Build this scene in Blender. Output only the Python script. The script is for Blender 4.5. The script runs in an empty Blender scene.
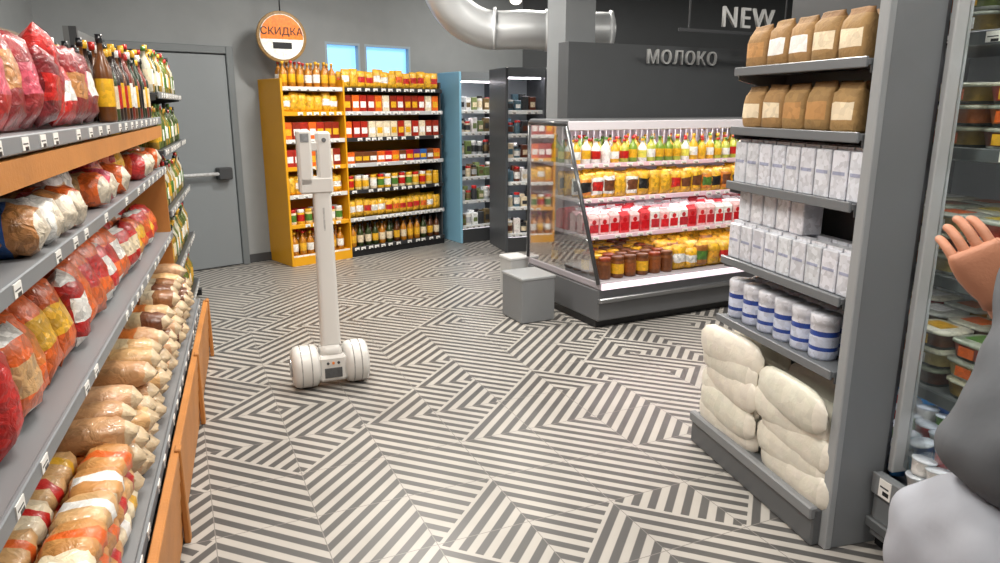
import bpy, math, random, itertools
from mathutils import Matrix, Vector
random.seed(7)
R=random.random
def U(a,b): return a+(b-a)*random.random()
sc=bpy.context.scene
try:
    sc.view_settings.view_transform='Standard'
except Exception: pass

def hx(h,k=1.0):
    h=h.lstrip('#'); o=[]
    for i in (0,2,4):
        c=int(h[i:i+2],16)/255
        c=c/12.92 if c<=.04045 else ((c+.055)/1.055)**2.4
        o.append(min(1,c*k))
    return tuple(o)
def vary(c,a=.12):
    k=U(1-a,1+a); return tuple(min(1,x*k*U(1-a*.3,1+a*.3)) for x in c)

# ------------------------------------------------------------- materials
def newmat(name):
    m=bpy.data.materials.new(name); m.use_nodes=True
    nt=m.node_tree; b=nt.nodes['Principled BSDF']; return m,nt,b
def simple(name,col,rough=.5,metal=0,spec=.5,bump=0,bscale=80,var=.08):
    m,nt,b=newmat(name)
    tc=nt.nodes.new('ShaderNodeTexCoord'); n=nt.nodes.new('ShaderNodeTexNoise'); n.inputs['Scale'].default_value=6
    n.inputs['Detail'].default_value=4
    nt.links.new(tc.outputs['Object'],n.inputs['Vector'])
    mr=nt.nodes.new('ShaderNodeMapRange'); mr.inputs[3].default_value=1-var; mr.inputs[4].default_value=1+var
    nt.links.new(n.outputs['Fac'],mr.inputs[0])
    mx=nt.nodes.new('ShaderNodeVectorMath'); mx.operation='SCALE'; mx.inputs[0].default_value=col
    nt.links.new(mr.outputs[0],mx.inputs['Scale']); nt.links.new(mx.outputs[0],b.inputs['Base Color'])
    b.inputs['Roughness'].default_value=rough; b.inputs['Metallic'].default_value=metal
    b.inputs['Specular IOR Level'].default_value=spec
    if bump:
        n2=nt.nodes.new('ShaderNodeTexNoise'); n2.inputs['Scale'].default_value=bscale; nt.links.new(tc.outputs['Object'],n2.inputs['Vector'])
        bp=nt.nodes.new('ShaderNodeBump'); bp.inputs['Strength'].default_value=bump; bp.inputs['Distance'].default_value=.01
        nt.links.new(n2.outputs['Fac'],bp.inputs['Height']); nt.links.new(bp.outputs[0],b.inputs['Normal'])
    return m
def packmat(name,rough,coat=0,printk=.35,bump=0.0,bscale=40,pscale=55,metal=0,trans=0):
    m,nt,b=newmat(name); L=nt.links.new
    at=nt.nodes.new('ShaderNodeVertexColor'); at.layer_name='Col'
    tc=nt.nodes.new('ShaderNodeTexCoord')
    v=nt.nodes.new('ShaderNodeTexVoronoi'); v.inputs['Scale'].default_value=pscale
    L(tc.outputs['Object'],v.inputs['Vector'])
    sep=nt.nodes.new('ShaderNodeSeparateColor'); L(v.outputs['Color'],sep.inputs[0])
    mr=nt.nodes.new('ShaderNodeMapRange'); mr.inputs[3].default_value=1-printk; mr.inputs[4].default_value=1+printk*.55
    L(sep.outputs[0],mr.inputs[0])
    mx=nt.nodes.new('ShaderNodeVectorMath'); mx.operation='SCALE'
    L(at.outputs['Color'],mx.inputs[0]); L(mr.outputs[0],mx.inputs['Scale']); L(mx.outputs[0],b.inputs['Base Color'])
    b.inputs['Roughness'].default_value=rough; b.inputs['Coat Weight'].default_value=coat; b.inputs['Coat Roughness'].default_value=.12
    b.inputs['Metallic'].default_value=metal; b.inputs['Transmission Weight'].default_value=trans
    if bump:
        n2=nt.nodes.new('ShaderNodeTexNoise'); n2.inputs['Scale'].default_value=bscale; n2.inputs['Detail'].default_value=3; n2.inputs['Distortion'].default_value=1.2
        L(tc.outputs['Object'],n2.inputs['Vector'])
        bp=nt.nodes.new('ShaderNodeBump'); bp.inputs['Strength'].default_value=bump; bp.inputs['Distance'].default_value=.02
        L(n2.outputs['Fac'],bp.inputs['Height']); L(bp.outputs[0],b.inputs['Normal']); L(bp.outputs[0],b.inputs['Coat Normal'])
    return m
def emis(name,col,s):
    m,nt,b=newmat(name); b.inputs['Base Color'].default_value=(*col,1)
    b.inputs['Emission Color'].default_value=(*col,1); b.inputs['Emission Strength'].default_value=s; return m
def glass(name,tint=(1,1,1),k=.6):
    m,nt,b=newmat(name); L=nt.links.new
    out=nt.nodes['Material Output']
    t=nt.nodes.new('ShaderNodeBsdfTransparent'); t.inputs[0].default_value=(*tint,1)
    g=nt.nodes.new('ShaderNodeBsdfGlossy'); g.inputs['Roughness'].default_value=.03
    f=nt.nodes.new('ShaderNodeFresnel'); f.inputs[0].default_value=1.35
    ad=nt.nodes.new('ShaderNodeMath'); ad.operation='MULTIPLY'; ad.inputs[1].default_value=k
    L(f.outputs[0],ad.inputs[0])
    mx=nt.nodes.new('ShaderNodeMixShader'); L(ad.outputs[0],mx.inputs[0]); L(t.outputs[0],mx.inputs[1]); L(g.outputs[0],mx.inputs[2])
    L(mx.outputs[0],out.inputs['Surface']); nt.nodes.remove(b); return m

M_GLOSS=packmat('glossy_packaging',.3,.3,.22)
M_FILM=packmat('plastic_film_packaging',.38,.5,.38,.45,30,48)
M_PAPER=packmat('paper_packaging',.75,0,.15,.2,50,40)
M_SHELF=packmat('painted_shelf_metal',.42,.1,.02,0,1,3)
M_WOOD=simple('orange_wood',hx('b97a3c'),.5,bump=.1,var=.25)
M_GLASS=glass('clear_glass',(.95,.98,.97))
M_METAL=packmat('brushed_metal',.3,0,.04,0,1,3,metal=.9)
M_LED=emis('led_strip',(1,.93,.97),13)
M_ROBOT=simple('white_robot_plastic',hx('d2d0cc'),.35,var=.03)
M_CLEAR=packmat('clear_wrap_packaging',.42,.45,.2,.4,22,24)
M_SOFT=packmat('soft_sack_packaging',.5,.25,.06,.12,22,20)
PM=[M_GLOSS,M_FILM,M_PAPER,M_SHELF,M_WOOD,M_GLASS,M_METAL,M_LED,M_ROBOT,M_CLEAR,M_SOFT]
GL,FI,PA,SH,WO,GS,ME,LE,RB,CW,SF=range(11)

# ------------------------------------------------------------- mesh builder
class B:
    def __init__(s): s.v=[];s.f=[];s.c=[];s.m=[];s.s=[]
    def add(s,vs,fs,M,cols,mat,smooth=False):
        o=len(s.v)
        if M is None: s.v.extend([tuple(v) for v in vs])
        else: s.v.extend([tuple(M@Vector(v)) for v in vs])
        one=not isinstance(cols,list)
        for i,f in enumerate(fs):
            s.f.append(tuple(a+o for a in f)); s.c.append(cols if one else cols[i]); s.m.append(mat); s.s.append(smooth)
    def build(s,name,mw=None,parent=None):
        me=bpy.data.meshes.new(name); me.from_pydata(s.v,[],s.f)
        used=list(dict.fromkeys(s.m)); mp={k:i for i,k in enumerate(used)}
        for k in used: me.materials.append(PM[k] if isinstance(k,int) else k)
        me.polygons.foreach_set('material_index',[mp[k] for k in s.m])
        me.polygons.foreach_set('use_smooth',s.s)
        ca=me.color_attributes.new('Col','FLOAT_COLOR','CORNER')
        buf=[]
        for f,c in zip(s.f,s.c): buf.extend((c[0],c[1],c[2],1.0)*len(f))
        ca.data.foreach_set('color',buf); me.update()
        ob=bpy.data.objects.new(name,me); sc.collection.objects.link(ob)
        if mw is not None: ob.matrix_world=mw
        if parent: ob.parent=parent
        return ob
T=Matrix.Translation
def RZ(a): return Matrix.Rotation(a,4,'Z')
def RX(a): return Matrix.Rotation(a,4,'X')
def RY(a): return Matrix.Rotation(a,4,'Y')
BF=[(0,3,2,1),(4,5,6,7),(0,1,5,4),(1,2,6,5),(2,3,7,6),(3,0,4,7)]
def box(b,x0,x1,y0,y1,z0,z1,col,mat=SH,M=None,bev=0):
    if x0>x1:x0,x1=x1,x0
    if y0>y1:y0,y1=y1,y0
    if z0>z1:z0,z1=z1,z0
    if bev<=0:
        vs=[(x0,y0,z0),(x1,y0,z0),(x1,y1,z0),(x0,y1,z0),(x0,y0,z1),(x1,y0,z1),(x1,y1,z1),(x0,y1,z1)]
        b.add(vs,BF,M,col,mat); return
    vs=[];idx={}
    X=(x0,x1);Y=(y0,y1);Z=(z0,z1);e=bev
    for i,j,k in itertools.product((0,1),repeat=3):
        px,py,pz=X[i],Y[j],Z[k]; dx=e if i==0 else -e; dy=e if j==0 else -e; dz=e if k==0 else -e
        idx[i,j,k,'x']=len(vs);vs.append((px,py+dy,pz+dz))
        idx[i,j,k,'y']=len(vs);vs.append((px+dx,py,pz+dz))
        idx[i,j,k,'z']=len(vs);vs.append((px+dx,py+dy,pz))
    fs=[]
    for a,ax in enumerate('xyz'):
        o=[t for t in range(3) if t!=a]
        for sd in (0,1):
            q=[]
            for p,r in ((0,0),(1,0),(1,1),(0,1)):
                t=[0,0,0];t[a]=sd;t[o[0]]=p;t[o[1]]=r;q.append(idx[t[0],t[1],t[2],ax])
            fs.append(tuple(q))
    for a,ax in enumerate('xyz'):
        o=[t for t in range(3) if t!=a]; A='xyz'[o[0]];Bx='xyz'[o[1]]
        for p in (0,1):
            for r in (0,1):
                t0=[0,0,0];t0[o[0]]=p;t0[o[1]]=r;t1=list(t0);t1[a]=1
                fs.append((idx[(*t0,A)],idx[(*t1,A)],idx[(*t1,Bx)],idx[(*t0,Bx)]))
    for i,j,k in itertools.product((0,1),repeat=3):
        fs.append((idx[i,j,k,'x'],idx[i,j,k,'y'],idx[i,j,k,'z']))
    b.add(vs,fs,M,col,mat)
def loft(b,M,secs,n=10,col=(1,1,1),mat=GL,p=2.0,cf=None,jit=0,smooth=True):
    vs=[];fs=[];cs=[]
    for (z,rx,ry) in secs:
        for i in range(n):
            a=2*math.pi*(i+.5)/n; c,s=math.cos(a),math.sin(a)
            x=math.copysign(abs(c)**(2/p),c)*rx; y=math.copysign(abs(s)**(2/p),s)*ry
            if jit: x+=U(-jit,jit)*min(1,rx*30); y+=U(-jit,jit)*.6
            vs.append((x,y,z+(U(-jit,jit) if jit else 0)))
    z0,z1=secs[0][0],secs[-1][0]
    for k in range(len(secs)-1):
        zm=((secs[k][0]+secs[k+1][0])/2-z0)/((z1-z0) or 1)
        for i in range(n):
            j=(i+1)%n; fs.append((k*n+i,k*n+j,(k+1)*n+j,(k+1)*n+i))
            a=2*math.pi*(i+1)/n
            if a>math.pi:a-=2*math.pi
            cs.append(cf(zm,a) if cf else col)
    fs.append(tuple(range(n-1,-1,-1))); cs.append(cf(0,3) if cf else col)
    o=(len(secs)-1)*n; fs.append(tuple(range(o,o+n))); cs.append(cf(1,3) if cf else col)
    b.add(vs,fs,M,cs,mat,smooth)
def cyl(b,M,r,z0,z1,col,mat=GL,n=16): loft(b,M,[(z0,r,r),(z0,r,r),(z1,r,r),(z1,r,r)],n,col,mat,smooth=False)
def tube(b,p0,p1,r,col,mat=ME,n=10,r2=None):
    p0=Vector(p0);p1=Vector(p1);d=p1-p0;q=d.to_track_quat('Z','Y').to_matrix().to_4x4()
    loft(b,T(p0)@q,[(0,r,r),(d.length,r2 or r,r2 or r)],n,col,mat)

# ---------- products
def bottle(b,M,r,h,col,lab,cap,mat=GL,n=10):
    def cf(k,a):
        if k>.9: return cap
        if .18<k<.5: return lab
        return col
    loft(b,M,[(0,r*.85,r*.85),(h*.03,r,r),(h*.18,r,r),(h*.19,r*1.02,r*1.02),(h*.5,r*1.02,r*1.02),(h*.52,r,r),(h*.62,r*.95,r*.95),(h*.74,r*.5,r*.5),(h*.8,r*.33,r*.33),(h*.9,r*.3,r*.3),(h*.905,r*.4,r*.4),(h,r*.4,r*.4)],n,mat=mat,cf=cf)
def jar(b,M,r,h,col,lab,cap,mat=GL,n=12):
    def cf(k,a):
        if k>.82: return cap
        if .2<k<.68: return lab
        return col
    loft(b,M,[(0,r*.9,r*.9),(h*.04,r,r),(h*.2,r,r),(h*.66,r,r),(h*.74,r,r),(h*.8,r*.85,r*.85),(h*.84,r*.93,r*.93),(h*.98,r*.93,r*.93),(h,r*.88,r*.88)],n,mat=mat,cf=cf)
def carton(b,M,w,d,h,col,lab,top=None,mat=GL):
    box(b,-d/2,d/2,-w/2,w/2,0,h,col,mat,M,bev=min(w,d)*.05)
    box(b,d/2,d/2+.0015,-w*.38,w*.38,h*.25,h*.62,lab,mat,M)
    if top: box(b,-d/2-.001,d/2+.001,-w/2-.001,w/2+.001,h*.8,h*.93,top,mat,M)
def milkpack(b,M,w,d,h,col,lab):
    box(b,-d/2,d/2,-w/2,w/2,0,h*.82,col,GL,M,bev=.004)
    vs=[(-d/2,-w/2,h*.82),(d/2,-w/2,h*.82),(d/2,w/2,h*.82),(-d/2,w/2,h*.82),(0,-w/2,h*.96),(0,w/2,h*.96),(0,-w/2,h),(0,w/2,h)]
    b.add(vs,[(0,1,4),(1,2,5,4),(2,3,5),(3,0,4,5),(4,5,7,6)],M,col,GL)
    box(b,d/2,d/2+.0015,-w*.44,w*.44,h*.12,h*.5,lab,GL,M)
    cyl(b,M@T((d/2,0,h*.62))@RY(math.pi/2),w*.22,0,.002,lab,GL,10)
def bagv(b,M,w,t,h,cf,mat=FI,n=12,jit=.006,k=9):
    secs=[]
    for i in range(k+1):
        q=-1+2*i/k; th=t/2*(max(0,1-abs(q)**3))**.55+.003
        wd=w/2*(.93+.07*abs(q)**3) if abs(q)<.99 else w/2
        secs.append((h*(q+1)/2,th,wd))
    loft(b,M,secs,n,mat=mat,cf=cf,jit=jit,p=2.4)
def bagcf(c,lab,c2=None,tip=None,l0=.3,l1=.68):
    c2=c2 or c
    def f(k,a):
        if tip and (k<.08 or k>.92): return tip
        if l0<k<l1 and abs(a)<1.25: return lab
        return c if k<.6 else c2
    return f
def paperbag(b,M,w,d,h,c,lab,c2):
    def cf(k,a):
        if k>.86: return c2
        if .25<k<.6 and abs(a)<.9: return lab
        return c
    loft(b,M,[(0,d*.42,w*.44),(.01,d*.5,w*.5),(h*.25,d*.52,w*.5),(h*.6,d*.5,w*.5),(h*.78,d*.42,w*.48),(h*.88,d*.18,w*.46),(h*.97,d*.06,w*.45),(h,d*.04,w*.45)],12,mat=PA,cf=cf,p=4,jit=.003)
def tub(b,M,r,h,col,lid,food,p=3,ry=None):
    ry=ry or r
    def cf(k,a): return lid if k>.8 else (food if k>.15 else col)
    loft(b,M,[(0,r*.82,ry*.82),(h*.15,r*.86,ry*.86),(h*.8,r*.97,ry*.97),(h*.82,r*1.04,ry*1.04),(h*.93,r*1.04,ry*1.04),(h,r*.85,ry*.85)],14,mat=GL,cf=cf,p=p)
def loaf(b,M,L,W,H,c,tip,lab,mat=CW,jit=.006,e=4,p=2.6,n=12):
    k=10;secs=[]
    for i in range(k+1):
        q=-1+2*i/k
        f=(max(0,1-abs(q)**e))**.5
        secs.append((L/2*q,H/2*max(f,.08),W/2*max(f,.35)))
    def cf(kk,a):
        if kk>.9 or kk<.07: return tip
        if lab and .38<kk<.62: return lab
        return vary(c,.04)
    loft(b,M,secs,n,mat=mat,cf=cf,p=p,jit=jit)
LIE=RY(math.pi/2)
LIEY=RX(-math.pi/2)
GREY=hx('6f7276');LG=hx('b9bcbf');DG=hx('3c3e41');WH=hx('f1f0ec');BK=hx('15161a')
def rail(b,x,y0,y1,z,h=.042,col=hx('9a9da1'),pitch=.12,tagc=WH,skip=.15):
    box(b,x,x+.012,y0,y1,z-h+.006,z+.006,col,SH,bev=.003)
    y=y0+.04
    while y<y1-.07:
        if R()>skip:
            box(b,x+.012,x+.0145,y,y+.055,z-h+.012,z,tagc,SH)
            box(b,x+.0145,x+.015,y+.006,y+.046,z-h*.4,z-h*.32,DG,SH)
            box(b,x+.0145,x+.015,y+.02,y+.048,z-h*.72,z-h*.52,BK,SH)
        y+=pitch*U(.8,1.3)
def shelf(b,xb,xf,y0,y1,z,col=GREY,railc=hx('9a9da1'),brk=True,**k):
    box(b,xb,xf,y0,y1,z-.022,z,col,SH,bev=.003)
    rail(b,xf,y0,y1,z,col=railc,**k)
    if brk:
        for y in (y0,y1-.004):
            vs=[(xb,y,z-.02),(xf-.01,y,z-.02),(xf-.01,y,z-.045),(xb,y,z-.10)]
            vs+=[(v[0],v[1]+.004,v[2]) for v in vs]
            b.add(vs,BF,None,col,SH)
def frame(ox,oy,deg): return T((ox,oy,0))@RZ(math.radians(deg))

# ------------------------------------------------------------- floor
def floor_mat():
    m,nt,b=newmat('striped_floor_tiles'); L=nt.links.new
    def MA(op,a,bb=None,c=None):
        n=nt.nodes.new('ShaderNodeMath'); n.operation=op
        for i,v in enumerate((a,bb,c)):
            if v is None: continue
            if isinstance(v,(int,float)): n.inputs[i].default_value=v
            else: L(v,n.inputs[i])
        return n.outputs[0]
    tc=nt.nodes.new('ShaderNodeTexCoord'); mp=nt.nodes.new('ShaderNodeMapping')
    mp.inputs['Rotation'].default_value=(0,0,math.radians(-24)); 
    S=1/.38; mp.inputs['Scale'].default_value=(S,S,S)
    L(tc.outputs['Object'],mp.inputs[0]); sp=nt.nodes.new('ShaderNodeSeparateXYZ'); L(mp.outputs[0],sp.inputs[0])
    X,Y=sp.outputs[0],sp.outputs[1]
    ix=MA('FLOOR',X);iy=MA('FLOOR',Y);fx=MA('FRACT',X);fy=MA('FRACT',Y)
    par=MA('FLOORED_MODULO',ix,2)
    cb=nt.nodes.new('ShaderNodeCombineXYZ'); L(ix,cb.inputs[0]);L(iy,cb.inputs[1])
    wn=nt.nodes.new('ShaderNodeTexWhiteNoise'); wn.noise_dimensions='2D'; L(cb.outputs[0],wn.inputs['Vector'])
    sw=nt.nodes.new('ShaderNodeSeparateColor'); L(wn.outputs['Color'],sw.inputs[0])
    fa=MA('ABSOLUTE',MA('SUBTRACT',par,MA('GREATER_THAN',sw.outputs[0],.6)))
    gx=MA('ABSOLUTE',MA('SUBTRACT',fx,fa))
    tri=MA('GREATER_THAN',MA('ADD',gx,fy),1.0)
    isT=MA('LESS_THAN',sw.outputs[1],.3)
    use=MA('MULTIPLY',tri,isT)
    sgn=MA('SUBTRACT',1,MA('MULTIPLY',use,2))
    v=MA('ADD',gx,MA('MULTIPLY',fy,sgn))
    st=MA('ABSOLUTE',MA('SUBTRACT',MA('FRACT',MA('MULTIPLY',v,4)),.5))
    mask=MA('MINIMUM',1,MA('MULTIPLY',MA('MAXIMUM',MA('SUBTRACT',st,.225),0),20))
    ex=MA('MINIMUM',MA('MINIMUM',fx,MA('SUBTRACT',1,fx)),MA('MINIMUM',fy,MA('SUBTRACT',1,fy)))
    gr=MA('LESS_THAN',ex,.005)
    n=nt.nodes.new('ShaderNodeTexNoise'); n.inputs['Scale'].default_value=3; n.inputs['Detail'].default_value=6; L(tc.outputs['Object'],n.inputs['Vector'])
    mx=nt.nodes.new('ShaderNodeMixRGB'); mx.inputs[1].default_value=(*hx('575655'),1); mx.inputs[2].default_value=(*hx('b7b3ac'),1); L(mask,mx.inputs[0])
    mg=nt.nodes.new('ShaderNodeMixRGB'); mg.inputs[2].default_value=(*hx('85827d'),1); L(gr,mg.inputs[0]); L(mx.outputs[0],mg.inputs[1])
    mv=nt.nodes.new('ShaderNodeMixRGB'); mv.blend_type='MULTIPLY'; mv.inputs[0].default_value=.35; L(mg.outputs[0],mv.inputs[1]); L(n.outputs['Fac'],mv.inputs[2])
    L(mv.outputs[0],b.inputs['Base Color'])
    b.inputs['Roughness'].default_value=.34; b.inputs['Specular IOR Level'].default_value=.5
    return m
WALLM=simple('grey_wall_paint',hx('868a8c'),.7,bump=.05)
DWALL=simple('dark_wall_paint',hx('434649'),.7,bump=.05)
CEILM=simple('ceiling_paint',hx('6a6c6e'),.8)
b=B(); box(b,-5,8,-3,13,-.1,0,WH,floor_mat()); b.build('floor')
b=B(); box(b,-5,8,-3,13,3.3,3.4,WH,CEILM); b.build('ceiling')
def wall(name,p,q,mat,z1=3.3,th=.12,z0=0,holes=None):
    p=Vector((*p,0));q=Vector((*q,0)); L=(q-p).length; a=math.atan2(q.y-p.y,q.x-p.x)
    b=B()
    if not holes: box(b,0,L,0,th,z0,z1,WH,mat)
    else:
        x=0
        for (h0,h1,hz0,hz1) in holes:
            box(b,x,h0,0,th,z0,z1,WH,mat); box(b,h0,h1,0,th,z0,hz0,WH,mat); box(b,h0,h1,0,th,hz1,z1,WH,mat); x=h1
        box(b,x,L,0,th,z0,z1,WH,mat)
    return b.build(name,T(p)@RZ(a)),T(p)@RZ(a)
A_=(-3.85,6.28)
d=Vector((.74,.67)).normalized(); Bp=(-3.85+d.x*5.6,6.28+d.y*5.6)
off=(Vector((-2.43,7.57))-Vector(A_)).length
w0=off+.75;w1=off+1.18;w2=off+1.24;w3=off+1.86
_,MWb=wall('wall_back',A_,Bp,WALLM,holes=[(w0,w1,1.88,2.27),(w2,w3,1.88,2.27)])
wall('wall_far',Bp,(7.5,Bp[1]),DWALL)
wall('wall_right',(7.5,Bp[1]),(7.5,-2.5),WALLM)
wall('wall_front',(7.5,-2.5),(-.83,-2.5),WALLM)
wall('wall_left',(-.83,-2.5),A_,WALLM)
for i,(a,c) in enumerate(((w0,w1),(w2,w3))):
    b=B(); f=hx('8fa0ad')
    for (x0,x1,z0,z1) in ((a,c,1.88,1.905),(a,c,2.245,2.27),(a,a+.025,1.905,2.245),(c-.025,c,1.905,2.245)):
        box(b,x0,x1,.0,.1,z0,z1,f,SH)
    box(b,a+.02,c-.02,.06,.065,1.9,2.25,WH,emis('daylight_pane_%d'%i,(.26,.60,1.0),1.1))
    b.build('window_%d'%(i+1),MWb)
b=B(); box(b,0,off,-.015,0,0,.09,DG,SH); b.build('baseboard_back',MWb)
b=B(); D0=off-1.42;D1=off-.35; dc=hx('80868a'); fr=hx('6a7073')
box(b,D0,D1,-.03,-.001,.01,2.08,dc,SH,bev=.006)
for (x0,x1,z0,z1) in ((D0-.07,D0,0,2.16),(D1,D1+.07,0,2.16),(D0,D1,2.09,2.16)): box(b,x0,x1,-.05,-.001,z0,z1,fr,SH,bev=.005)
tube(b,(D0+.12,-.10,.95),(D1-.1,-.10,.95),.018,LG,GL)
box(b,D1-.2,D1-.06,-.12,-.03,.89,1.01,DG,SH,bev=.01); box(b,D0+.08,D0+.2,-.12,-.03,.90,1.0,DG,SH,bev=.01)
b.build('door_1',MWb)

# ------------------------------------------------------------- left gondola
ML=frame(0,0,19)
b=B()
y0,y1=.45,4.9
box(b,-1.06,-1.03,y0,y1,0,1.95,hx('8a7a68'),SH)
for y in (y0,1.9,3.4,y1-.04): box(b,-1.03,-.98,y,y+.04,0,1.95,GREY,SH)
for z,xf in ((1.53,-.5),(1.236,-.5),(.835,-.5),(.385,-.38)):
    shelf(b,-1.03,xf,y0,y1,z,col=hx('7d7f82'),railc=hx('7d8287'),pitch=.16)
box(b,-1.03,-.40,y0,y1,0,.05,DG,SH)
for i in range(6):
    z=.01+i*.062; box(b,-.375+i*.004,-.345+i*.004,y0,y1,z,z+.054,hx('b97a3c'),WO,bev=.004)
for y in (y0,1.55,2.65,3.75,y1-.05): box(b,-.34,-.318,y,y+.05,0,.385,hx('b97a3c'),WO,bev=.004)
box(b,-1.03,-.5,y1-.02,y1,0,1.2,hx('a6753f'),WO)
box(b,-.52,-.49,y0,y1,1.42,1.485,hx('b97a3c'),WO)
b.build('bread_gondola_shelving',ML)
RED=hx('c01f1a');ORG=hx('df6520');YEL=hx('e6b02a');BLU=hx('2f62a8');TAN=hx('b9804a');BRN=hx('6e3f24');LTAN=hx('d3a873');CREAM=hx('e6d6b8');PNK=hx('cf5468');GRN=hx('4f7d30')
b=B()
y=y0+.05
while y<y1-.1:
    zone=(y-.5)/4.3
    for lay in range(3):
        for x in (-.86,-.545):
            if y<2.3 and x>-.7:
                for q in (-.075,.075):
                    bb=random.choice([TAN,LTAN,hx('c98f52'),CREAM])
                    loaf(b,T((x+q,y,.385+.045+lay*.07))@RZ(math.pi/2+U(-.15,.15))@LIE,.2,.135,.08,bb,CREAM,random.choice([ORG,RED,ORG,WH,YEL,RED]))
            else:
                c=random.choice([hx('cfa27a'),LTAN,hx('c39468'),LTAN,hx('d0ac86')]) if zone<.66 else random.choice([BRN,hx('cfa27a'),hx('96633a'),LTAN])
                if lay==2 and R()<.25: continue
                loaf(b,T((x+U(-.015,.015)+ (.0 if lay<2 else -.02),y+U(-.01,.01),.385+.05+lay*.085))@RZ(U(-.14,.14))@LIE,.31,.135,.1,c,hx('cdb694'),random.choice([None,None,CREAM,hx('e0c9a0'),hx('c9702e')]))
    y+=.142
b.build('packaged_bread_loaves',ML)
b=B(); y=y0+.06
while y<y1-.08:
    for x in (-.585,-.72,-.88):
        if y<3.6:
            c=random.choice([RED,RED,hx('b81f1a'),ORG,ORG]); lab=random.choice([ORG,hx('c9702e'),RED,YEL,WH,LTAN])
        else: c=random.choice([TAN,RED,ORG,hx('9a5a30')]); lab=random.choice([YEL,ORG,CREAM])
        h=U(.22,.28) if y<3.6 else U(.16,.22)
        bagv(b,T((x,y+U(-.01,.01),.85))@RZ(U(-.3,.3))@RY(U(-.45,-.1)),.19,.12,h,bagcf(vary(c),lab,tip=random.choice([c,WH])))
    y+=.16
b.build('red_pastry_bags',ML)
b=B(); y=y0+.05
while y<y1-.08:
    for x in (-.61,-.78,-.94):
        if y<2.0: c=random.choice([BRN,TAN,hx('a86a3a'),RED]);lab=random.choice([BLU,CREAM,TAN,ORG])
        elif y<3.2: c=random.choice([TAN,PNK,ORG,WH,RED,BLU]);lab=random.choice([BLU,RED,WH,LTAN])
        else: c=random.choice([ORG,RED,TAN,YEL]);lab=random.choice([WH,YEL,ORG])
        if R()<.4: loaf(b,T((x+.02,y,1.236+.065))@RZ(U(-.3,.3))@LIE,.2,.16,.13,c,hx('d8ccb8'),lab,mat=FI)
        else: bagv(b,T((x,y,1.245))@RZ(U(-.3,.3))@RY(U(-.3,.0)),.17,.1,U(.15,.21),bagcf(vary(c),lab,tip=CREAM))
    y+=.155
b.build('packaged_pastries',ML)
b=B(); y=y0+.05
while y<3.45:
    for x in (-.60,-.76,-.92):
        c=random.choice([RED,PNK,hx('8f1f22'),RED,hx('7a1c22'),hx('5b2a1c')]);lab=random.choice([WH,RED,PNK,TAN,hx('a32a2c')])
        bagv(b,T((x,y,1.54))@RZ(U(-.3,.3))@RY(U(-.2,.1)),.17,.11,U(.2,.31),bagcf(vary(c),lab,tip=random.choice([WH,c,c])))
    y+=.15
b.build('sweet_bags',ML)
b=B(); y=3.56
while y<4.85:
    for x in (-.56,-.67,-.78,-.9):
        c=random.choice([hx('1d3018'),hx('2b1a14'),hx('6b3d17'),hx('31421c'),hx('7b2a1c')])
        bottle(b,T((x,y,1.532)),.037,U(.3,.37),c,random.choice([WH,CREAM,RED,YEL,BK]),random.choice([RED,BK,YEL,WH]))
    y+=.095
b.build('sauce_bottles',ML)
b=B(); q0,q1=4.96,6.65
box(b,-.96,-.93,q0,q1,0,2.05,hx('6d6f70'),SH)
for y in (q0,q1-.04): box(b,-.93,-.89,y,y+.04,0,2.05,DG,SH)
zz=(.14,.55,.95,1.33,1.68)
for z in zz: shelf(b,-.93,-.5,q0,q1,z,col=DG,railc=hx('777a7d'))
box(b,-.93,-.52,q0,q1,0.02,.115,DG,SH)
box(b,-.56,-.48,q1-.08,q1,0,.05,BK,SH)
b.build('oil_gondola_shelving',ML)
b=B()
for z in zz:
    y=q0+.08
    while y<q1-.05:
        for x in (-.56,-.66,-.77):
            c=random.choice([hx('a9852a'),hx('6b7a2c'),hx('3c4b1c'),hx('5d6a2a'),hx('a8862f'),hx('c9c3b0')])
            bottle(b,T((x,y,z+.002)),.036,U(.23,.29),c,random.choice([WH,GRN,YEL,CREAM]),random.choice([YEL,GRN,BK,RED]),n=8)
        y+=.088
b.build('oil_bottles',ML)

# ------------------------------------------------------------- yellow shelving
MY=frame(-2.1,7.2,-47.8)
b=B(); YY=hx('e0a012'); W=1.95
box(b,-.5,-.48,0,W,0,1.86,YY,SH); 
box(b,-.5,0,-.025,0,0,1.86,YY,SH,bev=.004); box(b,-.5,-.0,.66,.675,0,1.86,YY,SH); box(b,-.5,-.06,W,W+.02,0,1.86,DG,SH,bev=.004)
box(b,-.48,.0,0,.66,0,.09,YY,SH); box(b,-.48,-.02,.675,W,0,.07,BK,SH)
ly=(.10,.42,.72,1.0,1.27,1.54,1.78)
for i,z in enumerate(ly):
    shelf(b,-.48,-.02,0,.66,z,col=YY,railc=YY if i%2 else hx('d0d0cc'),brk=False,pitch=.09)
    shelf(b,-.48,-.02,.675,W,z,col=hx('2c2d30'),railc=hx('b9bbbd') if i%2 else hx('2c2d30'),brk=False,pitch=.09)
b.build('yellow_grocery_shelving',MY)
b=B()
def rowfill(b,y0,y1,z,pitch,fn,xs):
    y=y0+pitch*.55
    while y<y1-pitch*.3:
        for x in xs: fn(T((x,y+U(-.004,.004),z+.001)))
        y+=pitch
C=random.choice
AMB=hx('b8761a')
oil=lambda M:bottle(b,M,.038,U(.23,.25),AMB,C([YEL,WH,hx('e8b020')]),C([YEL,RED]),n=8)
ypk=lambda M:bagv(b,M,.1,.06,U(.16,.2),bagcf(YEL,C([RED,WH,ORG,YEL]),tip=YEL),k=6,n=8,jit=.003)
rpk=lambda M:carton(b,M,.085,.05,.17,C([hx('a92a1c'),ORG,hx('8c2a18'),CREAM]),C([YEL,WH]))
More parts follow.
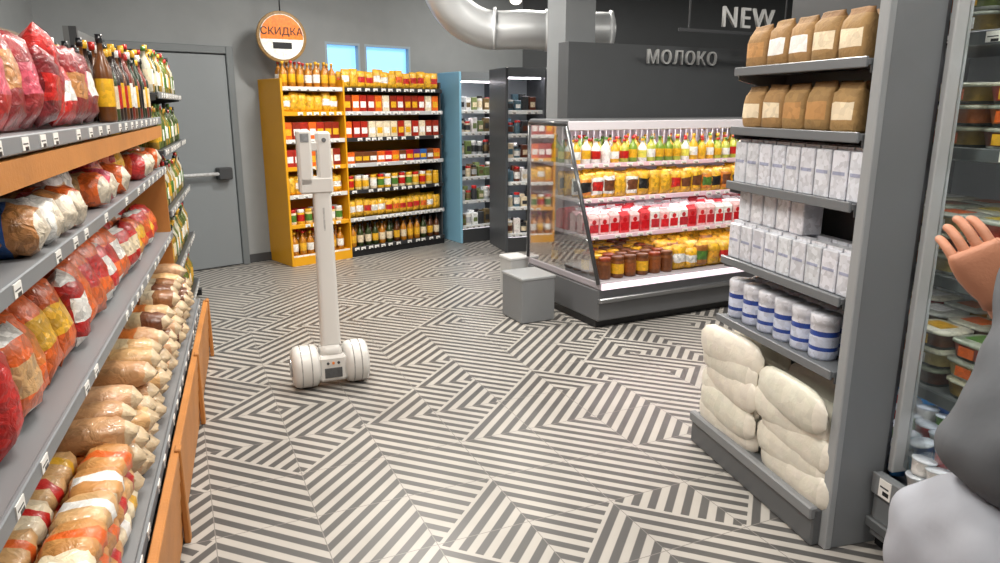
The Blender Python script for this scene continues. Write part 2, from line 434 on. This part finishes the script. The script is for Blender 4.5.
yjar=lambda M:jar(b,M,.04,.15,C([hx('e8cf8a'),YEL,CREAM]),C([RED,YEL,WH,GRN]),C([YEL,RED,WH]),n=8)
tin=lambda M:carton(b,M,.1,.07,.12,C([BLU,RED,hx('5b2d70'),ORG,BRN]),C([WH,YEL]))
drk=lambda M:bottle(b,M,.036,.25,C([hx('5a3114'),hx('2f3d18'),AMB]),C([CREAM,YEL]),BK,n=8)
XS=(-.07,-.17)
plan=[(oil,drk),(yjar,ypk),(ypk,yjar),(rpk,tin),(rpk,rpk),(ypk,rpk),(oil,ypk)]
for z,(f1,f2) in zip(ly,plan):
    rowfill(b,.0,.66,z,.088,f1,XS); rowfill(b,.68,W,z,.095,f2,XS)
b.build('assorted_groceries',MY)
b=B(); Ms=frame(-2.12,7.35,-60)@T((0,0,2.25))@RY(math.pi/2)
loft(b,Ms,[(-.015,.235,.235),(-.012,.24,.24),(.008,.24,.24),(.012,.235,.235)],40,hx('8a6a3a'),GL,smooth=False)
loft(b,Ms,[(.012,.21,.21),(.016,.21,.21)],40,WH,GL,smooth=False)
pts=[]
for i in range(21):
    a=math.radians(180-96+i*9.6); pts.append((.205*math.cos(a),.205*math.sin(a),.0175))
b.add(pts,[tuple(range(21))],Ms,hx('ef7d22'),GL)
box(b,.05,.11,-.09,.09,.016,.019,BK,GL,Ms)
tube(b,(-2.12,7.35,2.49),(-2.12,7.35,3.3),.006,DG); 
sg=b.build('discount_sign')
def text(name,s,size,M,mat,ext=.01,parent=None,sp=1.0):
    cu=bpy.data.curves.new(name,'FONT'); cu.body=s; cu.size=size; cu.extrude=ext; cu.align_x='CENTER'; cu.materials.append(mat); cu.space_character=sp
    o=bpy.data.objects.new(name,cu); sc.collection.objects.link(o); o.matrix_world=M
    if parent: o.parent=parent
    return o
WHM=simple('white_letter_plastic',hx('b4b6b6'),.5)
BKM=simple('black_print',hx('1a1a1a'),.6)
def txtframe(x,y,z,deg):
    return T((x,y,z))@RZ(math.radians(deg+90))@RX(math.pi/2)
n=Vector((math.cos(math.radians(-60)),math.sin(math.radians(-60)),0))
text('sign_text','СКИДКА',.095,txtframe(-2.12+n.x*.02,7.35+n.y*.02,2.27,-60),BKM,.002,sg)

# ------------------------------------------------------------- rear cabinets
def cabinet(name,M,w,h,dep,side,prod,pal,lit=True):
    b=B()
    box(b,-dep,-dep+.02,0,w,0,h,hx('c9d3d8'),SH)
    box(b,-dep,0,-.03,0,0,h,side,SH,bev=.005); box(b,-dep,0,w,w+.03,0,h,hx('4b4f53'),SH,bev=.005)
    box(b,-dep,0,0,w,0,.16,DG,SH); box(b,-dep,0.0,0,w,h-.1,h,hx('6b7074'),SH)
    if lit:
        box(b,-.1,-.06,.03,w-.03,h-.115,h-.102,WH,LE)
    zs=[.2,.5,.78,1.04,1.3,1.55]
    for z in zs:
        shelf(b,-dep+.02,-.05,0.01,w-.01,z,col=hx('c3c9cc'),railc=hx('dfe3e5'),brk=False,pitch=.08)
        if lit: box(b,-.09,-.075,.03,w-.03,z-.03,z-.024,WH,LE)
    b.build(name,M)
    b=B()
    for z in zs:
        y=.05
        while y<w-.05:
            c=vary(C(pal));
            for x in (-.1,-.19):
                if R()<.5: jar(b,T((x,y,z+.001)),.035,U(.1,.17),c,C(pal),C([WH,RED,BK]),n=8)
                else: carton(b,T((x,y,z+.001)),.07,.06,U(.1,.18),c,C(pal))
            y+=.085
    b.build(prod,M)
cabinet('lit_display_cabinet',frame(-.44,8.50,-56),.62,1.98,.5,hx('86bcd8'),'cabinet_jars',[WH,DG,CREAM,hx('74603f'),hx('7b8a55'),LG])
cabinet('dark_display_cabinet',frame(.09,7.95,-72),.42,2.0,.6,hx('4a4e52'),'cabinet_cartons',[DG,CREAM,hx('5b7a88'),hx('6b3b2a'),WH])

# ------------------------------------------------------------- open dairy display
MD=frame(.713,5.06,-63)
b=B(); W=2.6; fr=hx('606265'); top=1.45
def fx(z): return -.47*(max(z,.36)-.36)/(top-.36)
box(b,-1.05,0,0,W,.06,.30,fr,SH,bev=.01); box(b,-1.0,-.05,.02,W,0,.06,BK,SH)
box(b,-.01,.025,0,W,.20,.235,hx('9b9da0'),ME,bev=.006)
box(b,-1.05,0.01,0,W,.30,.36,hx('a09aa0'),SH,bev=.01)
box(b,.005,.02,.02,W,.30,.345,hx('f2dbe6'),emis('lit_price_rail',(1,.86,.93),.75))
box(b,-1.05,-1.02,0,W,.36,top,hx('ead9e2'),SH)
box(b,-1.05,-.45,0,W,top,top+.05,fr,SH,bev=.01)
box(b,-.47,-.44,0,W,top-.03,top+.04,hx('d6d2d8'),SH,bev=.005)
box(b,-.53,-.49,.04,W-.04,top-.018,top-.003,WH,LE)
for i in range(44):
    y=.05+i*.058; box(b,-.62,-.615,y,y+.006,top-.16,top,hx('e6e2e6'),SH)
zz=(.66,.92,1.17)
for z in zz:
    xf=fx(z)-.06
    shelf(b,-1.02,xf,.02,W,z,col=hx('d8ccd4'),railc=hx('e3c3d0'),brk=False,pitch=.1,h=.034)
    box(b,xf-.05,xf-.03,.04,W-.04,z-.03,z-.024,WH,LE)
vs=[(-1.04,0,.36),(0,0,.36),(-.47,0,top),(-1.04,0,top)]; vs+=[(v[0],.008,v[2]) for v in vs]
b.add(vs,BF,None,WH,GS)
for p,q in (((0.0,.34),(-.47,top)),((-.47,top+.02),(-1.04,top+.02)),((-1.04,.36),(-1.04,top))):
    tube(b,(p[0],0,p[1]),(q[0],0,q[1]),.016,DG,GL)
b.build('open_dairy_display_fridge',MD)
def deckrow(b,z,xf,fn,pitch,n=3,dx=.1):
    rowfill(b,.04,W,z,pitch,fn,[xf-.06-i*dx for i in range(n)])
b=B()
deckrow(b,.36,-.02,lambda M:(jar(b,M,.05,.16,hx('7a4622'),C([ORG,BRN,YEL,hx('8a4a22')]),C([YEL,BRN,hx('8a3a1a')])) if (M.translation.y<.75) else bagv(b,M,.13,.09,U(.16,.2),bagcf(C([YEL,YEL,hx('d9a52a'),hx('a86a2a')]),C([GRN,RED,hx('d6982c'),WH]),tip=YEL))),.115,7,.11)
b.build('snack_jars_and_bags',MD)
b=B()
deckrow(b,.66,fx(.66)-.06,lambda M:milkpack(b,M,.085,.07,U(.155,.18),C([WH,WH,hx('f0c0c0'),hx('d8464c')]),C([hx('c81620'),hx('d8262c'),hx('c03038')])),.095,5)
b.build('yogurt_cartons',MD)
b=B()
deckrow(b,.92,fx(.92)-.06,lambda M:bagv(b,M,.11,.06,U(.16,.19),bagcf(C([WH,WH,YEL,YEL,hx('d9822a')]),C([BK,RED,YEL,BRN,GRN]),tip=YEL),k=7,n=8),.108,4)
b.build('mayonnaise_pouches',MD)
b=B()
deckrow(b,1.17,fx(1.17)-.06,lambda M:bottle(b,M,.038,U(.17,.21),C([hx('b9bf4a'),YEL,hx('7b9a32'),YEL,WH]),C([hx('e8e060'),YEL,RED,WH]),C([GRN,YEL,RED]),n=8),.088,4)
b.build('drink_bottles',MD)
b=B(); Mb=frame(.18,5.2,-63)
box(b,-.32,.0,-.02,.27,0,.35,hx('7c7f82'),SH,bev=.008); box(b,-.325,.005,-.025,.275,.33,.355,hx('949799'),SH,bev=.006)
b.build('grey_storage_box',Mb)
b=B(); Mb2=frame(.09,5.98,-63)
box(b,-.2,0,0,.18,0,.34,hx('b4b6b6'),SH,bev=.008); box(b,-.205,.005,-.005,.185,.32,.345,hx('cccdcd'),SH,bev=.006)
b.build('white_storage_box',Mb2)
b=B()
box(b,-1.3,-1.14,.42,6.5,0,2.12,DG,DWALL); b.build('wall_dairy',MD)
b=B(); box(b,-.15,.15,-.15,.15,0,3.3,GREY,simple('grey_column_paint',hx('74787b'),.6)); box(b,-.16,.16,-.16,.16,0,.1,DG,SH); b.build('column',frame(.62,6.62,-63))
def dl(x,y,z): return (MD@Vector((x,y,z)))
p=dl(-1.12,1.62,1.96)
text('dairy_sign_letters','МОЛОКО',.165,txtframe(p.x,p.y,1.965,-63),WHM,.012,sp=1.15)
text('aisle_sign_letters','NEW',.24,txtframe(2.13,6.54,2.25,-63),WHM,.012,sp=1.2)
b=B(); box(b,1.4,2.7,-.01,.01,2.20,2.225,DG,SH)
for x in (1.5,2.6): box(b,x,x+.012,-.006,.006,2.225,3.3,DG,SH)
b.build('sign_hanging_rail',T((2.05,6.54,0))@RZ(math.radians(27))@T((-2.05,0,0)))

# ducts
DUCT=simple('galvanised_duct',hx('c6c9cb'),.42,.5)
def duct(name,pts,r):
    cu=bpy.data.curves.new(name,'CURVE'); cu.dimensions='3D'; cu.bevel_depth=r; cu.bevel_resolution=6; cu.use_fill_caps=True
    s=cu.splines.new('BEZIER'); s.bezier_points.add(len(pts)-1)
    for q,p in zip(s.bezier_points,pts): q.co=p; q.handle_left_type=q.handle_right_type='AUTO'
    cu.materials.append(DUCT); o=bpy.data.objects.new(name,cu); sc.collection.objects.link(o); return o
o=duct('air_duct',[(-.56,6.6,3.3),(-.56,7.0,2.70),(-.28,7.2,2.36),(.3,7.3,2.31),(1.08,7.45,2.31)],.18)
b=B()
for t in (-.05,.45,1.08): 
    M=T((t,7.27+.17*(t-.1),2.31+(.005 if t<0 else 0)))@RY(math.pi/2); loft(b,M,[(-.015,.195,.195),(.015,.195,.195)],24,LG,SH)
b.build('duct_clamp_rings',parent=None).parent=o
b=B()
HOT=emis('spot_lamp_face',(1,.93,.82),5)
tube(b,(-2.8,5.9,2.95),(2.2,5.9,2.95),.018,DG,GL)
for x in (-2.4,-.3,1.6): tube(b,(x,5.9,2.95),(x,5.9,3.3),.008,DG,GL)
for x in (-2.1,-1.1,.12,.75,1.9):
    dz=.33 if x!=.12 else .02
    tube(b,(x,5.9,2.95),(x,5.88,2.48+dz),.012,DG,GL); tube(b,(x,5.92,2.50+dz),(x,5.80,2.36+dz),.05,WH,GL,16); tube(b,(x,5.801,2.361+dz),(x,5.797,2.356+dz),.042,WH,HOT,16)
b.build('track_spotlights')

# ------------------------------------------------------------- right gondola
MR=frame(0,0,194)
b=B(); g0,g1=-2.82,-2.03; xf=-1.73; xb=-1.97
gc=hx('6a6e72')
box(b,xb-.03,xb,g0,g1,0,2.3,hx('4d5053'),SH)
box(b,-1.96,-1.76,g1,g1+.03,0,2.3,hx('777b7f'),SH,bev=.004)
box(b,-1.765,-1.735,g1-.01,g1+.035,0,2.3,hx('95999c'),SH,bev=.004)
lv=(1.75,1.51,1.28,.95,.68)
for z in lv: shelf(b,xb,xf,g0,g1-.02,z,col=gc,railc=gc,skip=1.1,h=.035)
box(b,xb,xf+.03,g0-.12,g1,0,.15,hx('585b5e'),SH,bev=.006)
box(b,xf+.01,xf+.045,g0-.12,g1,.11,.16,hx('7a7d80'),SH,bev=.006)
b.build('endcap_shelving',MR)
KR=hx('a07e50')
b=B()
for z in lv[:2]:
    for x in (-1.80,-1.9): 
        y=g0+.07
        while y<g1-.05:
            paperbag(b,T((x,y+U(-.005,.005),z+.001))@RZ(U(-.06,.06)),.13,.085,U(.165,.18),vary(KR,.1),C([KR,CREAM,hx('6b4a2a'),hx('b98a54'),WH]),vary(hx('8c6a40'),.1)); y+=.14
b.build('flour_paper_bags',MR)
b=B()
for z,h in ((1.28,.17),(.95,.15)):
    for x in (-1.79,-1.88):
        y=g0+.045
        while y<g1-.04:
            box(b,-.04,.04,-.04,.04,0,h,vary(hx('d6d9e2'),.05),GL,T((x,y,z+.001)),bev=.004)
            box(b,.04,.0412,-.03,.03,h*.5,h*.57,hx('a0a6bf'),GL,T((x,y,z+.001)))
            box(b,-.02,.02,-.04,.04,h,h+.012,hx('d8dbe2'),GL,T((x,y,z+.001)))
            y+=.088
y=g0+.05
while y<g0+.42:
    box(b,-.045,.045,-.04,.04,0,.14,vary(hx('dcdee6'),.05),GL,T((-1.83,y,.95+.165)),bev=.004); y+=.09
b.build('sugar_cartons',MR)
b=B()
for x in (-1.8,-1.91):
    y=g0+.06
    while y<g1-.06:
        M=T((x,y,.682))
        def cf(k,a): return hx('e2e5ee') if k>.7 else (hx('2b4a9c') if (.22<k<.4 or .5<k<.6) else hx('cdd6ea'))
        loft(b,M,[(0,.048,.048),(.01,.052,.052),(.035,.052,.052),(.05,.052,.052),(.09,.052,.052),(.11,.052,.052),(.135,.052,.052),(.137,.054,.054),(.165,.054,.054),(.17,.05,.05)],16,mat=GL,cf=cf); y+=.112
b.build('salt_canisters',MR)
b=B(); RC=hx('dedacd')
for st,yc in enumerate((g0+.13,g0+.57)):
    for lay in range(6 if st==0 else 5):
        H=.070 if st==0 else .074
        for x in (-1.74,-1.88):
            loaf(b,T((x+U(-.012,.012),yc+U(-.025,.025),.16+H*.5+lay*H))@RZ(U(-.07,.07))@RX(U(-.03,.03))@LIEY,.46,.18,H*1.03,vary(RC,.05),hx('e6e1d4'),None,mat=SF,jit=.0015,e=4,p=2.0,n=18)
b.build('rice_bags',MR)

# ------------------------------------------------------------- right refrigerator
b=B(); f0,f1=-2.8,-.2; F=-2.005; fm=-1.99
box(b,-2.9,-2.86,f0,f1,0,2.3,hx('cfd2d2'),SH)
box(b,-2.9,F-.02,f0,f0+.04,0,2.3,hx('70757a'),SH)
box(b,F-.02,F+.045,fm,fm+.025,.3,2.3,hx('b4b8ba'),SH,bev=.004)
box(b,-2.9,F-.02,f1-.04,f1,0,2.3,hx('70757a'),SH)
box(b,-2.9,F,f0,fm,.05,.22,hx('6c7073'),SH)
box(b,F,-1.91,fm,f1,.05,.22,hx('6c7073'),SH,bev=.01); box(b,-2.9,F,fm,f1,.05,.22,hx('6c7073'),SH); box(b,-2.8,-1.95,fm,f1,0,.05,BK,SH)
box(b,-1.925,-1.89,fm,f1,.09,.13,hx('a8acae'),ME,bev=.006)
rail(b,-1.91,fm,f1,.30,h=.08,col=hx('7b7f82'),pitch=.2,skip=.3)
box(b,-1.94,-1.915,fm,f1,.215,.30,hx('7b7f82'),SH)
box(b,-2.9,F-.02,f0,f1,2.15,2.3,hx('3c3f42'),SH)
box(b,-2.12,-2.08,f0+.06,f1-.06,2.13,2.148,WH,LE)
SZ=(.60,1.02,1.46,1.83)
for z in SZ:
    shelf(b,-2.86,-2.10,f0+.04,f1-.04,z,col=hx('8d9295'),railc=hx('5b6063'),brk=False,pitch=.2,skip=.3,h=.045)
    box(b,-2.14,-2.125,f0+.06,f1-.06,z-.03,z-.023,WH,LE)
box(b,F-.005,F,fm+.025,fm+.62,.32,2.13,WH,GS)
box(b,F-.012,F+.008,fm+.605,fm+.623,.31,2.14,hx('787d80'),SH)
b.build('glass_door_refrigerator',MR)
b=B()
for z in SZ:
    y=f0+.14
    while y<f1-.1:
        for x in (-2.19,-2.37,-2.55):
            for l in range(3 if z<1.8 else 3):
                tub(b,T((x,y+U(-.01,.01),z+.002+l*.072)),.08,.07,hx('2d2f30') if R()<.5 else hx('b9bcb8'),C([hx('a9ada0'),hx('999f8e'),hx('b7b6a0'),hx('d9d6c0')]),C([hx('5c6a2a'),hx('b9652f'),hx('997c3a'),hx('a5352c'),hx('c8b47a'),hx('6a3a2a')]),p=4,ry=.09)
                box(b,-.04,.04,-.045,.045,.0705,.072,C([YEL,WH,ORG,hx('c9b23a'),GRN,hx('7a4a2a'),hx('b9652f')]),GL,T((x,y,z+.002+l*.072)))
                if R()<.6: box(b,.0775,.081,-.03,.03,.015,.05,C([YEL,WH,ORG]),GL,T((x,y,z+.002+l*.072)))
        y+=.195
b.build('salad_containers',MR)
b=B()
y=f0+.07
while y<f1-.05:
    for i,x in enumerate((-1.98,-2.07,-2.16,-2.25,-2.34)):
        if y<fm+.05 and x>-2.06: continue
        for l in range(3):
            def cf(k,a,c=C([BLU,WH,hx('3a86c8'),hx('2a5aa0'),GRN,RED,hx('7ec0e0'),WH])): return hx('cfd7de') if k>.85 else c
            loft(b,T((x+U(-.008,.008),y+U(-.008,.008),.222+l*.06+i*.02))@RX(U(-.2,.2))@RY(U(-.2,.2)),[(0,.028,.028),(.01,.03,.03),(.05,.038,.038),(.053,.041,.041),(.058,.041,.041)],12,mat=GL,cf=cf)
    y+=.086
b.build('yogurt_cups',MR)

# ------------------------------------------------------------- robot
MRb=frame(-1.0,4.02,-68)
b=B(); WR=hx('e2e0dc'); ar=.125
AX=RX(-math.pi/2)
for s in (-1,1):
    ya,yb=(-.225,-.07) if s<0 else (.07,.215)
    M=T((0,0,ar))@AX
    r=ar
    prof=[(ya,r*.55),(ya+.004,r*.8),(ya+.02,r*.95),(ya+.04,r),(yb-.04,r),(yb-.02,r*.97),(yb-.004,r*.85),(yb,r*.5)]
    loft(b,M,[(z,q,q) for z,q in prof],36,WR,RB)
    ye=ya if s<0 else yb
    loft(b,M,[(ye-.006 if s<0 else ye-.002,.055,.055),(ye+.002 if s<0 else ye+.006,.055,.055)],24,hx('8c8c8c'),GL,smooth=False)
    for k in (ya+.05,yb-.05): loft(b,M,[(k-.003,r+.0015,r+.0015),(k+.003,r+.0015,r+.0015)],36,hx('9b9a98'),GL)
box(b,-.10,.10,-.08,.08,.045,.20,WR,RB,bev=.015)
box(b,.10,.106,-.05,.05,.07,.13,hx('4a4b4d'),GL,bev=.002)
for y in (-.03,0,.03): cyl(b,T((.104,y,.16))@RY(math.pi/2),.008,0,.006,hx('e08030') if y==0 else DG,GL,10)
loft(b,T((0,0,.19)),[(0,.085,.07),(.04,.07,.06),(.06,.058,.052)],20,WR,RB,p=4)
loft(b,T((0,.005,.24)),[(0,.05,.06),(.02,.045,.056),(.9,.036,.048),(.94,.036,.048)],16,WR,RB,p=6)
box(b,.036,.038,.0,.01,.35,1.05,hx('b6b5b3'),GL)
box(b,-.045,.045,-.115,.065,1.13,1.22,WR,RB,bev=.01)
box(b,-.045,.045,-.115,-.04,1.17,1.475,WR,RB,bev=.012)
box(b,-.04,.04,-.012,.065,1.17,1.465,WR,RB,bev=.012)
box(b,-.03,.03,-.045,-.008,1.36,1.41,WR,RB,bev=.006)
box(b,.045,.048,-.10,-.055,1.41,1.455,hx('8a8c8e'),GL,bev=.002)
cyl(b,T((.041,.026,1.42))@RY(math.pi/2),.012,-.01,.004,hx('6a6c6e'),GL,16)
b.build('wheeled_service_robot',MRb)

# ------------------------------------------------------------- person
SKIN=simple('skin',hx('b97f62'),.55,var=.06,bump=.08,bscale=200)
SHIRT=simple('grey_shirt_cloth',hx('565a5f'),.85,bump=.12,bscale=25)
PANTS=simple('white_coat_cloth',hx('9b9fa8'),.85,bump=.12,bscale=20)
HAIR=simple('brown_hair',hx('3a2a20'),.7,bump=.6,bscale=120)
SHOE=simple('dark_shoe_leather',hx('202024'),.5)
PX,PY=.755,.98
per=bpy.data.objects.new('shopper',None); sc.collection.objects.link(per); per.location=(PX,PY,0)
PINV=T((-PX,-PY,0))
ctex=bpy.data.textures.new('cloth_folds','CLOUDS'); ctex.noise_scale=.12; ctex.noise_depth=1
def skin(name,vs,rs,es,mat,lv=2,root=0,fold=0):
    me=bpy.data.meshes.new(name); me.from_pydata([tuple(v) for v in vs],es,[]); o=bpy.data.objects.new(name,me); sc.collection.objects.link(o)
    md=o.modifiers.new('s','SKIN'); md.use_smooth_shade=True
    for i,r in enumerate(rs):
        sv=me.skin_vertices[0].data[i]; sv.radius=r if isinstance(r,tuple) else (r,r); sv.use_root=(i==root)
    su=o.modifiers.new('u','SUBSURF'); su.levels=lv; su.render_levels=lv
    if fold:
        dm=o.modifiers.new('f','DISPLACE'); dm.texture=ctex; dm.strength=fold; dm.mid_level=.5
    me.materials.append(mat)
    o.parent=per; o.matrix_parent_inverse=PINV; return o
pel=(PX,PY,.92)
skin('trousers',[pel,(PX-.0,PY+.10,.84),(PX+.02,PY+.12,.48),(PX-.02,PY+.13,.10),(PX,PY-.10,.84),(PX+.03,PY-.12,.48),(PX-.02,PY-.13,.10),(PX+.02,PY,1.04)],
 [.145,.10,.068,.055,.10,.068,.055,.145],[(0,1),(1,2),(2,3),(0,4),(4,5),(5,6),(0,7)],PANTS,lv=4,fold=.035)
ch=(PX+.15,PY+.03,1.33)
shl=(PX+.19,PY+.2,1.40); shr=(PX+.20,PY-.15,1.40)
elb=(PX+.28,PY+.28,1.13); wr=(.872,1.23,1.275)
elr=(PX+.3,PY-.2,1.12); wrr=(PX+.40,PY-.12,.92)
skin('shirt',[(PX+.02,PY,1.0),(PX+.05,PY,1.10),(PX+.11,PY+.02,1.22),ch,(PX+.19,PY+.02,1.47),shl,tuple((Vector(shl)+Vector(elb))/2),elb,shr,tuple((Vector(shr)+Vector(elr))/2),elr],
 [.14,.135,.137,.13,.07,.07,.06,.05,.07,.06,.05],[(0,1),(1,2),(2,3),(3,4),(3,5),(5,6),(6,7),(3,8),(8,9),(9,10)],SHIRT,lv=4,fold=.03)
skin('left_forearm',[tuple(Vector(elb)*.95+Vector(wr)*.05),tuple((Vector(elb)+Vector(wr))/2),wr],[.042,.036,.026],[(0,1),(1,2)],SKIN,lv=3)
skin('right_forearm',[tuple(Vector(elr)*.95+Vector(wrr)*.05),tuple((Vector(elr)+Vector(wrr))/2),wrr],[.042,.038,.027],[(0,1),(1,2)],SKIN,lv=3)
def hand(pre,w,dirf,upv,curl=1):
    f=Vector(dirf).normalized(); u=Vector(upv); u=(u-f*u.dot(f)).normalized(); pn=f.cross(u)
    w=Vector(w)
    P=lambda a,bb,c: tuple(w+f*a+u*bb+pn*c)
    # palm as a lofted solid: sections along finger direction, wide along u, thin along pn
    b=B(); Mx=Matrix((( -pn.x,u.x,f.x,w.x),(-pn.y,u.y,f.y,w.y),(-pn.z,u.z,f.z,w.z),(0,0,0,1)))
    loft(b,Mx,[(-.02,.018,.024),(0,.019,.026),(.02,.020,.034),(.045,.019,.041),(.07,.017,.043),(.085,.015,.042),(.094,.010,.038)],20,WH,SKIN,p=2.6)
    pm=b.build(pre+'_palm'); pm.parent=per; pm.matrix_parent_inverse=PINV
    for i,(o,l) in enumerate(((.031,.074),(.0105,.082),(-.0105,.077),(-.031,.062))):
        a=.086-.004*abs(i-1)
        k=curl
        p2=(a+l*.42,o,k*.012);p3=(a+l*.66,o*.97,k*.032);p4=(a+l*.68,o*.93,k*.054)
        skin(pre+'_finger_%d'%(i+1),[P(.06,o*.95,0),P(a,o,0),P(*p2),P(*p3),P(*p4)],[.0095,.0102,.0093,.0086,.0072],[(0,1),(1,2),(2,3),(3,4)],SKIN,lv=3)
    skin(pre+'_thumb',[P(.012,.015,.0),P(.038,.042,k*.008),P(.062,.052,k*.024),P(.086,.047,k*.036)],[.017,.0135,.0115,.0085],[(0,1),(1,2),(2,3)],SKIN,lv=3)
hand('left_hand',wr,(-.42,.2,.86),(.815,-.168,.525),1)
hand('right_hand',wrr,(.5,.3,-.8),(0,1,.2),1)
hc=Vector((PX+.25,PY+.03,1.66)); fd=Vector((.85,.5,-.1)).normalized()
skin('neck',[(PX+.19,PY+.02,1.44),(PX+.22,PY+.025,1.52),tuple(hc+Vector((0,0,-.06)))],[.06,.052,.055],[(0,1),(1,2)],SKIN)
b=B()
Mh=T(hc)@RZ(math.atan2(fd.y,fd.x))
loft(b,Mh,[(-.115,.03,.028),(-.10,.062,.05),(-.06,.085,.066),(0,.095,.074),(.05,.096,.076),(.09,.08,.066),(.11,.05,.045),(.118,.015,.015)],24,WH,SKIN,p=2.1)
loft(b,Mh@T((.094,0,-.035)),[(0,.022,.016),(.02,.014,.012),(.045,.004,.007)],10,WH,SKIN)
for s in (-1,1):
    loft(b,Mh@T((0,s*.076,-.03)),[(0,.012,.006),(.02,.018,.009),(.045,.02,.01),(.058,.01,.006)],10,WH,SKIN)
    loft(b,Mh@T((.082,s*.03,-.004)),[(0,.006,.008),(.006,.012,.014),(.012,.006,.008)],10,hx('f4f4f2'),GL)
    loft(b,Mh@T((.092,s*.03,-.001)),[(0,.003,.004),(.004,.004,.005),(.008,.002,.003)],10,BK,GL)
    box(b,.084,.094,s*.03-.015,s*.03+.015,.02,.025,BRN,HAIR,Mh)
loft(b,Mh@T((.082,0,-.068)),[(0,.006,.018),(.006,.011,.024),(.012,.006,.018)],12,hx('b5605a'),GL)
loft(b,Mh@T((-.012,0,0)),[(-.07,.08,.066),(-.03,.096,.083),(.03,.104,.088),(.09,.095,.08),(.118,.06,.055),(.132,.02,.02)],24,BRN,HAIR,p=2.1)
ho=b.build('head'); ho.parent=per; ho.matrix_parent_inverse=PINV
b=B()
for s in (-1,1):
    M=T((PX+.03,PY+s*.13,0)); loft(b,M,[(0,.13,.05),(.02,.135,.052),(.05,.12,.048),(.085,.07,.04)],18,BK,SHOE,p=2.6)
so=b.build('shoes'); so.parent=per; so.matrix_parent_inverse=PINV

# ------------------------------------------------------------- lights
LM=emis('luminaire_diffuser',(1,.95,.88),3)
for i,(x,y,e) in enumerate(((-.6,2.2,58),(1.0,1.0,36),(-1.5,4.6,66),(.8,4.2,70),(-.8,6.4,82),(2.6,4.8,58),(-1.0,.2,46),(3.2,7.6,30),(.6,8.2,60))):
    b=B(); box(b,x-.62,x+.62,y-.1,y+.1,3.2,3.26,DG,SH,bev=.01); box(b,x-.6,x+.6,y-.08,y+.08,3.192,3.2,WH,LM); b.build('ceiling_light')
    l=bpy.data.lights.new('ceiling_light_lamp','AREA'); l.shape='RECTANGLE'; l.size=.8; l.size_y=.15; l.energy=e; l.color=(1,.945,.865)
    o=bpy.data.objects.new('ceiling_light_lamp',l); sc.collection.objects.link(o); o.location=(x,y,3.17)
w=bpy.data.worlds.new('World'); sc.world=w; w.use_nodes=True
w.node_tree.nodes['Background'].inputs[0].default_value=(.6,.75,1,1); w.node_tree.nodes['Background'].inputs[1].default_value=.6

# ------------------------------------------------------------- camera
cam=bpy.data.cameras.new('camera'); co=bpy.data.objects.new('camera',cam); sc.collection.objects.link(co)
co.location=(0,0,1.6); co.rotation_euler=(math.radians(90-13.7),0,0); cam.lens=25.92; cam.sensor_width=36; cam.clip_start=.02
sc.camera=co
